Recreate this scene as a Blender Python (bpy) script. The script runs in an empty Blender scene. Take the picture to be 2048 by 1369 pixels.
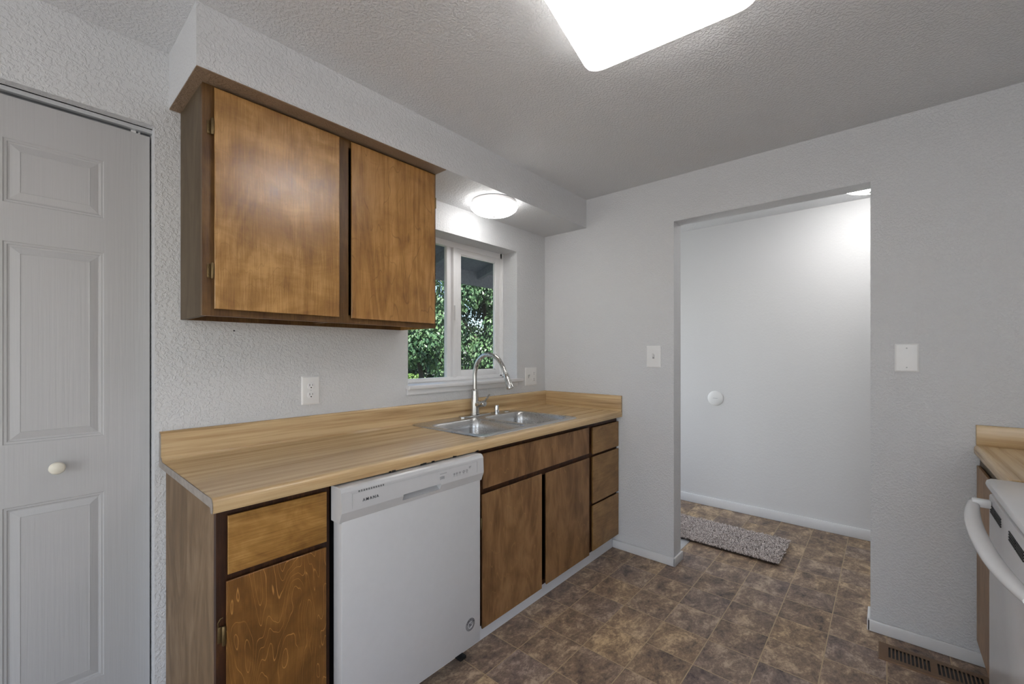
import bpy, bmesh, math, random
from mathutils import Vector, Matrix

C = bpy.context.scene.collection
SC = bpy.context.scene
PI = math.pi

# ------------------------------------------------------------------ camera
YAW = math.radians(41.034)
cam_data = bpy.data.cameras.new('camera')
cam_data.sensor_width = 36.0
cam_data.lens = 860.17 * 36.0 / 2048.0
cam_data.shift_x = 0.0003
cam_data.shift_y = 23.6 / 2048.0
cam_data.clip_start = 0.02
cam_data.clip_end = 200
cam = bpy.data.objects.new('camera', cam_data)
C.objects.link(cam)
cam.location = (0, 0, 1.2927)
cam.rotation_euler = (PI / 2, 0, YAW - PI / 2)
SC.camera = cam

# ------------------------------------------------------------------ sky, sun, added fill lights, exposure
SC.view_settings.view_transform = 'Standard'
SC.view_settings.look = 'None'
SC.view_settings.gamma = 1.0
SC.view_settings.use_curve_mapping = False
SC.view_settings.exposure = 0.64

world = bpy.data.worlds.new('sky')
SC.world = world
world.use_nodes = True
wn = world.node_tree.nodes
wn.clear()
w_out = wn.new('ShaderNodeOutputWorld')
w_bg = wn.new('ShaderNodeBackground')
w_sky = wn.new('ShaderNodeTexSky')
w_sky.sky_type = 'NISHITA'
w_sky.sun_disc = False
w_sky.sun_elevation = math.radians(48)
w_sky.sun_rotation = math.radians(200)
w_sky.ozone_density = 3.0
world.node_tree.links.new(w_sky.outputs[0], w_bg.inputs[0])
world.node_tree.links.new(w_bg.outputs[0], w_out.inputs[0])
w_bg.inputs[1].default_value = 0.20


def lamp(name, kind, loc, rot, energy, color=(1, 1, 1), **kw):
    d = bpy.data.lights.new(name, kind)
    d.energy = energy
    d.color = color
    for k, v in kw.items():
        setattr(d, k, v)
    o = bpy.data.objects.new(name, d)
    C.objects.link(o)
    o.location = loc
    o.rotation_euler = rot
    return o


lamp('sun', 'SUN', (0, 0, 20), (math.radians(40), 0, math.radians(-28)), 8.5, (1, .95, .86), angle=math.radians(.5))
# added fill lights in made-up, unseen openings of the dining end
lamp('dining_fill_left', 'AREA', (-2.98, .1, 1.15), (0, math.radians(-90), 0), 26, (1, 1, 1), shape='RECTANGLE', size=2.0, size_y=2.4)
lamp('dining_fill_back', 'AREA', (-.9, -2.57, 1.35), (math.radians(90), 0, 0), 10, (1, 1, 1), shape='RECTANGLE', size=2.4, size_y=1.5)

lamp('hall_fill', 'AREA', (3.3, 2.09, 1.2), (math.radians(-90), 0, 0), 6, (1, 1, 1), shape='RECTANGLE', size=.8, size_y=1.9)  # added fill light in an unseen opening at the hall end

# ------------------------------------------------------------------ mesh helpers


class MB:
    """collects shapes into one mesh"""

    def __init__(self):
        self.bm = bmesh.new()

    def _take(self, t):
        me = bpy.data.meshes.new('tmp')
        t.to_mesh(me)
        t.free()
        self.bm.from_mesh(me)
        bpy.data.meshes.remove(me)
        return self

    def box(self, x0, x1, y0, y1, z0, z1, bevel=0, seg=2):
        t = bmesh.new()
        vs = [t.verts.new((x, y, z)) for x in (x0, x1) for y in (y0, y1) for z in (z0, z1)]
        for f in ((0, 1, 3, 2), (4, 6, 7, 5), (0, 4, 5, 1), (2, 3, 7, 6), (0, 2, 6, 4), (1, 5, 7, 3)):
            t.faces.new([vs[i] for i in f])
        bmesh.ops.recalc_face_normals(t, faces=t.faces[:])
        if bevel:
            bmesh.ops.bevel(t, geom=t.edges[:], offset=bevel, segments=seg, profile=.5, affect='EDGES')
        return self._take(t)

    def prism(self, pts, axis, a0, a1, bevel=0, seg=2):
        """closed outline pts (2D) extruded along axis; 'x': pts=(y,z) 'y': (x,z) 'z': (x,y)"""
        t = bmesh.new()

        def P(p, a):
            return {'x': (a, p[0], p[1]), 'y': (p[0], a, p[1]), 'z': (p[0], p[1], a)}[axis]
        A = [t.verts.new(P(p, a0)) for p in pts]
        B = [t.verts.new(P(p, a1)) for p in pts]
        n = len(pts)
        for i in range(n):
            t.faces.new((A[i], A[(i + 1) % n], B[(i + 1) % n], B[i]))
        ca = t.faces.new(A[::-1])
        cb = t.faces.new(B)
        bmesh.ops.recalc_face_normals(t, faces=t.faces[:])
        if bevel:
            bmesh.ops.bevel(t, geom=list(set(ca.edges[:] + cb.edges[:])), offset=bevel, segments=seg, profile=.5, affect='EDGES')
        return self._take(t)

    def loft(self, loops, cap0=True, cap1=True):
        t = bmesh.new()
        L = [[t.verts.new(p) for p in lp] for lp in loops]
        n = len(L[0])
        for a, b in zip(L, L[1:]):
            for i in range(n):
                t.faces.new((a[i], a[(i + 1) % n], b[(i + 1) % n], b[i]))
        if cap0:
            t.faces.new(L[0][::-1])
        if cap1:
            t.faces.new(L[-1])
        if cap0 or cap1:
            bmesh.ops.recalc_face_normals(t, faces=t.faces[:])
        return self._take(t)

    def lathe(self, prof, c, axis='z', n=40, cap=True):
        """prof: (radius, height) pairs turned round the axis through c"""
        loops = []
        for r, h in prof:
            lp = []
            for k in range(n):
                a = 2 * PI * k / n
                u, v = max(r, 1e-5) * math.cos(a), max(r, 1e-5) * math.sin(a)
                lp.append({'z': (c[0] + u, c[1] + v, c[2] + h), 'x': (c[0] + h, c[1] + u, c[2] + v),
                           'y': (c[0] + u, c[1] + h, c[2] + v)}[axis])
            loops.append(lp)
        return self.loft(loops, cap, cap)

    def tube(self, path, r, n=16, caps=True, squash=None):
        path = [Vector(p) for p in path]
        rs = r if isinstance(r, (list, tuple)) else [r] * len(path)
        loops = []
        up = Vector((1, 0, 0.01)).normalized()
        for i, p in enumerate(path):
            d = (path[min(i + 1, len(path) - 1)] - path[max(i - 1, 0)]).normalized()
            if abs(d.dot(up)) > .97:
                up = Vector((0, 1, .01)).normalized()
            a = (up - d * up.dot(d)).normalized()
            b = d.cross(a)
            up = a
            ra, rb = rs[i], rs[i] * (squash or 1)
            loops.append([tuple(p + a * math.cos(2 * PI * k / n) * ra + b * math.sin(2 * PI * k / n) * rb) for k in range(n)])
        return self.loft(loops, caps, caps)

    def plate(self, outer, holes, f):
        """flat sheet with holes; f maps (u,v) to 3D"""
        t = bmesh.new()
        es = []
        for lp in [outer] + holes:
            vs = [t.verts.new(f(*p)) for p in lp]
            for i in range(len(vs)):
                es.append(t.edges.new((vs[i], vs[(i + 1) % len(vs)])))
        bmesh.ops.triangle_fill(t, use_beauty=True, use_dissolve=False, edges=es)
        return self._take(t)

    def build(self, name, mat, parent=None, smooth=True, angle=.6, merge=True):
        bm = self.bm
        if merge:
            bmesh.ops.remove_doubles(bm, verts=bm.verts[:], dist=1e-5)
        if smooth:
            for f in bm.faces:
                f.smooth = True
            for e in bm.edges:
                if len(e.link_faces) != 2 or e.calc_face_angle(9) > angle:
                    e.smooth = False
        if parent is not None:
            r = parent
            off = Vector((0, 0, 0))
            while r is not None:
                off += Vector(r.location)
                r = r.parent
            bmesh.ops.translate(bm, verts=bm.verts[:], vec=-off)
        me = bpy.data.meshes.new(name)
        bm.to_mesh(me)
        bm.free()
        me.materials.append(mat)
        o = bpy.data.objects.new(name, me)
        C.objects.link(o)
        if parent is not None:
            o.parent = parent
        return o


def tag(o, label=None, cat=None, group=None, kind=None):
    if label:
        o['label'] = label
    if cat:
        o['category'] = cat
    if group:
        o['group'] = group
    if kind:
        o['kind'] = kind
    return o


def thing(name, label, cat, loc, group=None, kind=None):
    o = bpy.data.objects.new(name, None)
    o.empty_display_size = .05
    C.objects.link(o)
    o.location = loc
    return tag(o, label, cat, group, kind)


def rrect(x0, x1, y0, y1, r, n=6):
    pts = []
    for cx, cy, a0 in ((x1 - r, y1 - r, 0), (x0 + r, y1 - r, 90), (x0 + r, y0 + r, 180), (x1 - r, y0 + r, 270)):
        for k in range(n + 1):
            a = math.radians(a0 + 90 * k / n)
            pts.append((cx + r * math.cos(a), cy + r * math.sin(a)))
    return pts


def catmull(pts, per=8):
    P = [Vector(p) for p in pts]
    P = [2 * P[0] - P[1]] + P + [2 * P[-1] - P[-2]]
    out = []
    for i in range(1, len(P) - 2):
        for k in range(per):
            t = k / per
            a, b, c, d = P[i - 1], P[i], P[i + 1], P[i + 2]
            out.append(.5 * ((2 * b) + (c - a) * t + (2 * a - 5 * b + 4 * c - d) * t * t + (3 * b - a - 3 * c + d) * t ** 3))
    out.append(P[-2])
    return out


# ------------------------------------------------------------------ materials


class NT:
    def __init__(self, name):
        self.m = bpy.data.materials.new(name)
        self.m.use_nodes = True
        self.t = self.m.node_tree
        self.n = self.t.nodes
        self.b = self.n['Principled BSDF']
        self.out = self.n['Material Output']

    def node(self, typ, **kw):
        nd = self.n.new(typ)
        for k, v in kw.items():
            if k.startswith('i_'):
                nd.inputs[k[2:].replace('_', ' ')].default_value = v
            else:
                setattr(nd, k, v)
        return nd

    def link(self, a, b):
        self.t.links.new(a, b)

    def coords(self, scale=(1, 1, 1), kind='Object', jitter=True):
        tc = self.node('ShaderNodeTexCoord')
        src = tc.outputs[kind]
        if jitter:
            oi = self.node('ShaderNodeObjectInfo')
            sc = self.node('ShaderNodeMath', operation='MULTIPLY')
            sc.inputs[1].default_value = 37.0
            self.link(oi.outputs['Random'], sc.inputs[0])
            ad = self.node('ShaderNodeVectorMath', operation='ADD')
            self.link(src, ad.inputs[0])
            self.link(sc.outputs[0], ad.inputs[1])
            src = ad.outputs[0]
        mp = self.node('ShaderNodeMapping')
        mp.inputs['Scale'].default_value = scale
        self.link(src, mp.inputs['Vector'])
        return mp.outputs[0]

    def noise(self, vec, scale, detail=4, rough=.55, dist=0.0):
        nd = self.node('ShaderNodeTexNoise')
        nd.inputs['Scale'].default_value = scale
        nd.inputs['Detail'].default_value = detail
        nd.inputs['Roughness'].default_value = rough
        nd.inputs['Distortion'].default_value = dist
        self.link(vec, nd.inputs['Vector'])
        return nd.outputs['Fac']

    def ramp(self, fac, stops, interp='LINEAR'):
        r = self.node('ShaderNodeValToRGB')
        r.color_ramp.interpolation = interp
        el = r.color_ramp.elements
        while len(el) < len(stops):
            el.new(.5)
        for e, (p, c) in zip(el, stops):
            e.position = p
            e.color = (*c, 1) if len(c) == 3 else c
        self.link(fac, r.inputs[0])
        return r.outputs[0]

    def mix(self, fac, a, b, blend='MIX'):
        m = self.node('ShaderNodeMix', data_type='RGBA', blend_type=blend)
        for sock, v in ((m.inputs[0], fac), (m.inputs[6], a), (m.inputs[7], b)):
            if hasattr(v, 'links'):
                self.link(v, sock)
            elif isinstance(v, (int, float)):
                sock.default_value = v
            else:
                sock.default_value = (*v, 1)
        return m.outputs[2]

    def math(self, op, a, b=None, c=None):
        m = self.node('ShaderNodeMath', operation=op)
        for i, v in enumerate((a, b, c)):
            if v is None:
                continue
            if hasattr(v, 'links'):
                self.link(v, m.inputs[i])
            else:
                m.inputs[i].default_value = v
        return m.outputs[0]

    def bump(self, h, strength, dist):
        b = self.node('ShaderNodeBump')
        b.inputs['Strength'].default_value = strength
        b.inputs['Distance'].default_value = dist
        self.link(h, b.inputs['Height'])
        self.link(b.outputs[0], self.b.inputs['Normal'])

    def base(self, c, rough=.5, metal=0., spec=None):
        if hasattr(c, 'links'):
            self.link(c, self.b.inputs['Base Color'])
        else:
            self.b.inputs['Base Color'].default_value = (*c, 1)
        self.b.inputs['Roughness'].default_value = rough
        self.b.inputs['Metallic'].default_value = metal
        if spec is not None:
            self.b.inputs['Specular IOR Level'].default_value = spec
        return self.m


def plain(name, col, rough=.5, metal=0., spec=None, speck=.03):
    t = NT(name)
    v = t.coords((1, 1, 1), jitter=False)
    f = t.noise(v, 40, 3)
    c = t.ramp(f, [(.3, tuple(x * (1 - speck) for x in col)), (.7, tuple(min(1, x * (1 + speck)) for x in col))])
    return t.base(c, rough, metal, spec)


def paint(name, col, scale, strength, dist, rough=.55, lo=.42, hi=.62):
    """rolled paint over knock-down / orange-peel plaster"""
    t = NT(name)
    v = t.coords((1, 1, 1), jitter=False)
    f = t.noise(v, scale, 3, .5, .4)
    s = t.node('ShaderNodeMapRange', interpolation_type='SMOOTHSTEP')
    t.link(f, s.inputs[0])
    s.inputs[1].default_value = lo
    s.inputs[2].default_value = hi
    f2 = t.noise(v, scale * 2.6, 2)
    h = t.math('MULTIPLY_ADD', f2, .25, s.outputs[0])
    t.bump(h, strength, dist)
    return t.base(col, rough, 0, .3)


def wood(name, dark, mid, light, axis='z', grain=1., rough=.35, lines=None, coat=.0, mottle=.5, fig=(5, 5, 1.6), blotch=(1, 1)):
    t = NT(name)
    ax = {'x': 0, 'y': 1, 'z': 2}[axis]

    def sc(across, along):
        v = [across] * 3
        v[ax] = along
        return tuple(v)
    fine = t.noise(t.coords(sc(210, 9)), 1, 5, .72)
    v2 = t.coords(sc(fig[0], fig[2]))
    broad = t.noise(v2, 1, 3, .5, 1.2)
    band = t.math('MULTIPLY', broad, 9.0)
    band = t.math('PINGPONG', band, 1.0)
    blot = t.noise(t.coords(sc(*blotch)), 7, 4, .62, .7)
    f = t.math('MULTIPLY', fine, .80 * grain)
    f = t.math('MULTIPLY_ADD', band, .22, f)
    f = t.math('MULTIPLY_ADD', blot, mottle, f)
    f = t.math('ADD', f, .5 - (.40 * grain + .11 + .5 * mottle))
    c = t.ramp(f, [(.22, dark), (.5, mid), (.78, light)])
    if lines:
        w = t.noise(t.coords(sc(lines[0], lines[1])), 1, 2.5, .5, .35)
        w = t.math('MULTIPLY', w, lines[2])
        w = t.math('FRACT', w)
        w = t.math('SUBTRACT', w, .5)
        w = t.math('ABSOLUTE', w)
        lf = t.ramp(w, [(0.0, (1, 1, 1)), (.045, (0, 0, 0))])
        lf2 = t.math('MULTIPLY', lf, t.ramp(t.noise(t.coords((1, 1, 1)), 9, 2), [(.30, (0, 0, 0)), (.52, (1, 1, 1))]))
        lf2 = t.math('MULTIPLY', lf2, lines[3])
        c = t.mix(lf2, c, lines[4])
    t.bump(fine, .12, .002)
    m = t.base(c, rough, 0, .35)
    t.b.inputs['Coat Weight'].default_value = coat
    t.b.inputs['Coat Roughness'].default_value = .25
    return m


def laminate(name, axis):
    t = NT(name)
    ax = {'x': 0, 'y': 1}[axis]
    v = [34., 34., 34.]
    v[ax] = .9
    f = t.noise(t.coords(tuple(v), jitter=False), 1, 5, .62, .3)
    v = [170., 170., 170.]
    v[ax] = 5
    g = t.noise(t.coords(tuple(v), jitter=False), 1, 3)
    v = [14., 14., 14.]
    v[ax] = .35
    s = t.noise(t.coords(tuple(v), jitter=False), 1, 2)
    k = t.math('MULTIPLY_ADD', g, .22, t.math('MULTIPLY', f, .75))
    k = t.math('MULTIPLY_ADD', s, .45, k)
    c = t.ramp(k, [(.50, (.26, .155, .07)), (.64, (.47, .315, .155)), (.78, (.62, .45, .25))])
    m = t.base(c, .25, 0, .5)
    return m


M = {}
M['wall'] = paint('wall paint', (.655, .662, .676), 105, .5, .003)
M['wall_hall'] = paint('hall wall paint', (.70, .70, .707), 70, .10, .003)
M['ceiling'] = paint('ceiling paint', (.715, .722, .737), 105, .55, .004, .7)
M['trim'] = plain('white trim paint', (.72, .72, .73), .35, speck=.01)
M['door_white'] = None
M['vinyl'] = plain('white vinyl', (.84, .84, .85), .3, speck=.01)
M['white_plastic'] = plain('white plastic', (.80, .80, .80), .3, speck=.01)
M['appliance'] = plain('white enamel', (.56, .56, .57), .28, speck=.012)
M['appliance_grey'] = plain('grey marking', (.33, .33, .34), .4)
M['appliance_side'] = plain('grey plastic side', (.45, .46, .47), .4)
M['black'] = plain('black plastic', (.012, .012, .013), .5)
M['dark_slot'] = plain('dark slot', (.02, .02, .02), .7)
M['letter'] = plain('dark grey lettering', (.06, .06, .07), .4)
M['brass'] = plain('aged brass', (.16, .11, .05), .42, .8)
M['chrome'] = plain('chrome', (.75, .75, .76), .12, 1.0, speck=.005)
M['aluminium'] = plain('brushed aluminium', (.62, .64, .66), .4, .6)
M['ivory'] = plain('ivory knob paint', (.74, .70, .60), .35)
M['register'] = plain('brown painted steel', (.15, .085, .042), .42, .2)
M['coil'] = plain('burner coil', (.045, .045, .048), .5, .3)
M['soffit_under'] = paint('soffit brown tint', (.29, .20, .13), 95, .4, .004)  # brownish shading of the soffit underside put into the colour
M['wood_upper_door'] = wood('stained birch upper door', (0.194, 0.090, 0.022), (0.333, 0.171, 0.048), (0.527, 0.302, 0.109), 'z', 1.0, .30, coat=.6, mottle=.85, blotch=(.6, 1.4), lines=(9, 3, 12, .35, (.17, .08, .022)))
M['wood_upper_figured'] = wood('figured birch upper door', (0.178, 0.081, 0.019), (0.318, 0.158, 0.043), (0.480, 0.260, 0.087), 'z', .8, .30, coat=.6, mottle=.6, fig=(7, 7, 1.1), lines=(4.5, 1.3, 16, .55, (.13, .06, .016)))
M['wood_frame'] = wood('stained face frame', (.06, .024, .007), (.105, .052, .016), (.17, .09, .03), 'z', 1.2, .4)
M['wood_side_low'] = wood('worn brown cabinet side', (.115, .072, .038), (.19, .122, .066), (.27, .185, .11), 'z', .8, .6, mottle=.9, blotch=(1.0, .35))
M['wood_side'] = wood('shade-darkened cabinet side', (0.072, 0.049, 0.025), (0.106, 0.075, 0.043), (0.140, 0.104, 0.064), 'z', .7, .6)  # shade on the upper left side is put into the darker brown
M['wood_lower_frame'] = wood('dark lower face frame', (.018, .006, .003), (.045, .016, .006), (.10, .038, .011), 'z', 1.0, .45)  # dark reddish stain, deepened to paint in the shade between doors
M['wood_lower_door'] = wood('brown stained lower door', (0.109, 0.052, 0.020), (0.196, 0.102, 0.041), (0.290, 0.162, 0.070), 'z', .8, .42, lines=(8, 2.2, 9, .5, (.36, .20, .075)), mottle=.95, blotch=(1.0, .45))
M['wood_contour'] = wood('cathedral grain lower door', (0.090, 0.038, 0.009), (0.171, 0.075, 0.017), (0.268, 0.128, 0.032), 'z', .6, .38, lines=(8.5, 1.9, 25, .9, (.50, .25, .07)), mottle=.6)
M['wood_drawer'] = wood('golden stained drawer front', (0.181, 0.084, 0.017), (0.326, 0.167, 0.041), (0.478, 0.275, 0.087), 'x', .9, .38, mottle=1.1)
M['wood_drawer_small'] = wood('brown drawer front', (0.160, 0.080, 0.025), (0.246, 0.133, 0.043), (0.348, 0.200, 0.075), 'x', .8, .4, mottle=.7)
M['wood_inside'] = plain('unlit cabinet inside', (.05, .03, .016), .8)  # shade of the cabinet gaps is painted into this brown
M['chipboard'] = plain('worn counter end', (.30, .265, .235), .7, speck=.15)
M['lam_x'] = laminate('butcher block laminate', 'x')
M['lam_y'] = laminate('butcher block laminate end', 'y')


def steel(name, rough=.28, stretch=(2, 160, 160), col=(.58, .575, .565)):
    t = NT(name)
    f = t.noise(t.coords(stretch, jitter=False), 1, 3)
    r = t.node('ShaderNodeMapRange')
    t.link(f, r.inputs[0])
    r.inputs[3].default_value = rough - .08
    r.inputs[4].default_value = rough + .1
    m = t.base(col, rough, 1.0)
    t.link(r.outputs[0], t.b.inputs['Roughness'])
    return m


M['steel'] = steel('stainless sink steel')
M['nickel'] = steel('brushed nickel', .26, (160, 160, 4), (.55, .54, .52))


def door_paint():
    t = NT('white moulded door paint')
    f = t.noise(t.coords((110, 110, 2.5), jitter=False), 1, 3, .6, .2)
    t.bump(f, .22, .003)
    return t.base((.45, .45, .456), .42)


M['door_white'] = door_paint()


def floor_mat():
    t = NT('brown stone vinyl tiles')
    S = .2032
    geo = t.node('ShaderNodeNewGeometry')
    mp = t.node('ShaderNodeMapping')
    mp.inputs['Location'].default_value = (-(1.845 - 20 * S), -(.8101 - 30 * S), 0)
    t.link(geo.outputs['Position'], mp.inputs['Vector'])
    br = t.node('ShaderNodeTexBrick', offset=0.0, squash=1.0, offset_frequency=1, squash_frequency=1)
    br.inputs['Scale'].default_value = 1.0
    br.inputs['Brick Width'].default_value = S
    br.inputs['Row Height'].default_value = S
    br.inputs['Mortar Size'].default_value = .0021
    br.inputs['Mortar Smooth'].default_value = .25
    br.inputs['Bias'].default_value = 0
    br.inputs['Color1'].default_value = (0, 0, 0, 1)
    br.inputs['Color2'].default_value = (1, 1, 1, 1)
    br.inputs['Mortar'].default_value = (.5, .5, .5, 1)
    t.link(mp.outputs[0], br.inputs['Vector'])
    # each tile its own slice of stone
    off = t.node('ShaderNodeVectorMath', operation='SCALE')
    t.link(br.outputs['Color'], off.inputs[0])
    off.inputs['Scale'].default_value = 13.0
    ad = t.node('ShaderNodeVectorMath', operation='ADD')
    t.link(geo.outputs['Position'], ad.inputs[0])
    t.link(off.outputs[0], ad.inputs[1])
    m2 = t.node('ShaderNodeMapping')
    m2.inputs['Rotation'].default_value = (0, 0, .5)
    m2.inputs['Scale'].default_value = (1.0, 1.45, 1)
    t.link(ad.outputs[0], m2.inputs['Vector'])
    a = t.noise(m2.outputs[0], 9, 8, .72, .5)
    b = t.noise(m2.outputs[0], 48, 6, .78, .6)
    tone = t.node('ShaderNodeSeparateColor')
    t.link(br.outputs['Color'], tone.inputs[0])
    f = t.math('MULTIPLY_ADD', b, .46, t.math('MULTIPLY', a, .72))
    f = t.math('MULTIPLY_ADD', tone.outputs[0], .06, f)
    c = t.ramp(f, [(.45, (.046, .035, .029)), (.54, (.145, .104, .078)), (.64, (.26, .192, .133)), (.74, (.52, .405, .27))])
    g = t.noise(m2.outputs[0], 3, 2)
    tone2 = t.node('ShaderNodeTexWhiteNoise', noise_dimensions='1D')
    t.link(t.math('MULTIPLY', tone.outputs[0], 91.7), tone2.inputs['W'])
    c = t.mix(tone2.outputs['Value'], t.mix(1.0, c, (.86, .85, .95), 'MULTIPLY'), t.mix(1.0, c, (1.14, 1.06, .93), 'MULTIPLY'))
    c = t.mix(t.math('MULTIPLY', t.ramp(g, [(.45, (0, 0, 0)), (.6, (1, 1, 1))]), .5), c, t.mix(1.0, c, (.84, .87, 1.05), 'MULTIPLY'))
    col = t.mix(br.outputs['Fac'], c, (.42, .31, .185))
    h = t.math('MULTIPLY_ADD', br.outputs['Fac'], -.6, t.math('MULTIPLY', b, .25))
    t.bump(h, .25, .002)
    return t.base(col, .42, 0, .4)


M['floor'] = floor_mat()


def glass_mat():
    t = NT('window glass')
    t.n.remove(t.b)
    tr = t.node('ShaderNodeBsdfTransparent')
    tr.inputs[0].default_value = (.93, .95, .95, 1)
    gl = t.node('ShaderNodeBsdfGlossy')
    gl.inputs['Roughness'].default_value = .02
    lw = t.node('ShaderNodeLayerWeight')
    fr = t.math('MULTIPLY_ADD', t.math('POWER', lw.outputs['Facing'], 5.0), .9, .03)
    mx = t.node('ShaderNodeMixShader')
    t.link(fr, mx.inputs[0])
    t.link(tr.outputs[0], mx.inputs[1])
    t.link(gl.outputs[0], mx.inputs[2])
    t.link(mx.outputs[0], t.out.inputs[0])
    return t.m


M['glass'] = glass_mat()


def glow(name, col, strength):
    t = NT(name)
    t.b.inputs['Base Color'].default_value = (.9, .9, .9, 1)
    t.b.inputs['Roughness'].default_value = .25
    t.b.inputs['Emission Color'].default_value = (*col, 1)
    t.b.inputs['Emission Strength'].default_value = strength
    return t.m


M['dome_glow'] = glow('lit opal glass', (1, .985, .96), 7.5)
M['hall_glow'] = glow('lit hall opal glass', (1, .985, .96), 15.0)


def diffuser():
    t = NT('white acrylic diffuser')
    t.n.remove(t.b)
    tl = t.node('ShaderNodeBsdfTranslucent')
    tl.inputs[0].default_value = (.80, .80, .80, 1)
    df = t.node('ShaderNodeBsdfDiffuse')
    df.inputs[0].default_value = (.9, .9, .9, 1)
    mx = t.node('ShaderNodeMixShader')
    mx.inputs[0].default_value = .45
    t.link(tl.outputs[0], mx.inputs[1])
    t.link(df.outputs[0], mx.inputs[2])
    t.link(mx.outputs[0], t.out.inputs[0])
    return t.m


M['diffuser'] = diffuser()


def leaf_mat(name, dark, mid, light, sc=3.0):
    t = NT(name)
    f = t.noise(t.coords((1, 1, 1), jitter=False), 90, 1)
    g = t.noise(t.coords((1, 1, 1), jitter=False), sc, 2)
    k = t.math('MULTIPLY_ADD', g, .5, t.math('MULTIPLY', f, .5))
    c = t.ramp(k, [(.36, dark), (.5, mid), (.64, light)])
    t.base(c, .38, 0, .5)
    t.b.inputs['Transmission Weight'].default_value = 0
    return t.m


M['leaf'] = leaf_mat('maple leaves', (.020, .055, .028), (.062, .130, .055), (.17, .26, .115))
M['leaf_dark'] = leaf_mat('leaves with painted shade', (.012, .028, .018), (.024, .052, .03), (.05, .095, .045))  # shade is painted into this darker leaf green
M['leaf_hedge'] = leaf_mat('bright hedge leaves', (.06, .12, .03), (.12, .21, .05), (.20, .30, .09))
M['bark'] = plain('bark', (.06, .045, .035), .9, speck=.4)
M['grass'] = plain('lawn grass', (.035, .06, .022), .9, speck=.5)
M['asphalt'] = plain('pale concrete street', (.30, .30, .33), .9, speck=.1)
M['eave'] = plain('grey painted eave boards', (.40, .40, .45), .7, speck=.12)
M['siding'] = plain('house siding', (.35, .35, .36), .7)


def rug_mat():
    t = NT('shaggy taupe pile')
    f = t.noise(t.coords((1, 1, 1), jitter=False), 160, 2, .7)
    c = t.ramp(f, [(.34, (.20, .16, .145)), (.48, (.62, .545, .515)), (.64, (.88, .82, .79))])
    return t.base(c, .9, 0, .1)


M['rug'] = rug_mat()
M['reflector'] = plain('pale carpet', (.62, .60, .57), .95, speck=.06)
M['rug_back'] = plain('rug backing', (.06, .045, .04), .95)

# ------------------------------------------------------------------ the setting
YW, XF, ZC, XH = 1.9474, 2.6202, 2.3717, 3.8632
ZS, YS, XS = 2.175, 1.5858, .3579      # soffit underside, face, end
YD1, YD2, ZD = .9736, .0550, 2.0987    # doorway
XFB = XF + .116                        # back of the doorway wall
XB, YB, YR, XR = -3.0, -2.6, -.93, .9  # dining end
EXT = YW + .17
WX0, WX1, WZ0, WZ1 = 1.384, 2.2935, 1.1217, 2.0076
DX0, DX1, DZ = -.64, .3175, 2.0975


def S(o, label, cat):
    return tag(o, label, cat, kind='structure')


f = MB().box(XB - .1, XH + .1, YB - .1, EXT, -.1, 0).box(DX0 - .1, DX1 + .08, EXT, 2.83, -.1, 0)
S(f.build('floor', M['floor']), 'brown stone-look vinyl tile floor with thin beige joints', 'floor')
f = MB().box(XB, -.75, YB, YW, 0, .012)  # unseen pale floor added to bounce light onto the ceiling
S(f.build('floor_reflector', M['reflector']), 'pale carpet added on the unseen floor to bounce light up', 'reflector')
f = MB().box(XB - .1, XH + .1, YB - .1, EXT, ZC, ZC + .12)
S(f.build('ceiling', M['ceiling']), 'white textured plaster ceiling', 'ceiling')

w = MB()
w.box(XB, DX0, YW, EXT, 0, ZC)
w.box(DX0, DX1, YW, EXT, DZ, ZC)
w.box(DX1, WX0, YW, EXT, 0, ZC)
w.box(WX0, WX1, YW, EXT, 0, WZ0 - .024)
w.box(WX0, WX1, YW, EXT, WZ1, ZC)
w.box(WX1, XF + .05, YW, EXT, 0, ZC)
S(w.build('wall_back', M['wall']), 'white textured wall behind the sink counter, holding the window', 'wall')

w = MB()
w.box(XF, XFB, YD1, EXT, 0, ZC)
w.box(XF, XFB, YD2, YD1, ZD, ZC)
w.box(XF, XFB, YR - .1, YD2, 0, ZC)
S(w.build('wall_right', M['wall']), 'white textured end wall with the open doorway to the hall', 'wall')

w = MB().box(XH, XH + .1, YB, EXT, 0, ZC)
S(w.build('wall_hall', M['wall_hall']), 'smooth bright white hall wall seen through the doorway', 'wall')
w = MB().box(XFB, 2.88, EXT - .02, EXT, 0, ZC).box(3.72, XH, EXT - .02, EXT, 0, ZC).box(2.88, 3.72, EXT - .02, EXT, 2.2, ZC)
S(w.build('wall_hall_end', M['wall_hall']), 'white end wall of the hall beyond the doorway', 'wall')
w = MB().box(XFB, XH, YB - .1, YB, 0, ZC)
S(w.build('wall_hall_near', M['wall_hall']), 'white near end wall of the hall', 'wall')
w = MB().box(XR, XFB, YR - .1, YR, 0, ZC).box(XR - .1, XR, YB, YR, 0, ZC).box(XFB - .1, XFB, YB, YR - .1, 0, ZC)
S(w.build('wall_front', M['wall']), 'white wall behind the stove and its counter', 'wall')
w = MB()
w.box(XB, -2.15, YB - .1, YB, 0, ZC).box(.35, XR, YB - .1, YB, 0, ZC)
w.box(-2.15, .35, YB - .1, YB, 0, .58).box(-2.15, .35, YB - .1, YB, 2.12, ZC)
S(w.build('wall_dining', M['wall']), 'white wall of the dining end with an opening added for a fill light', 'wall')
w = MB()
w.box(XB - .1, XB, YB, -1.12, 0, ZC).box(XB - .1, XB, 1.32, EXT, 0, ZC).box(XB - .1, XB, -1.12, 1.32, 2.17, ZC)
S(w.build('wall_left', M['wall']), 'white wall of the dining end with the patio door', 'wall')
w = MB()
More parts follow.
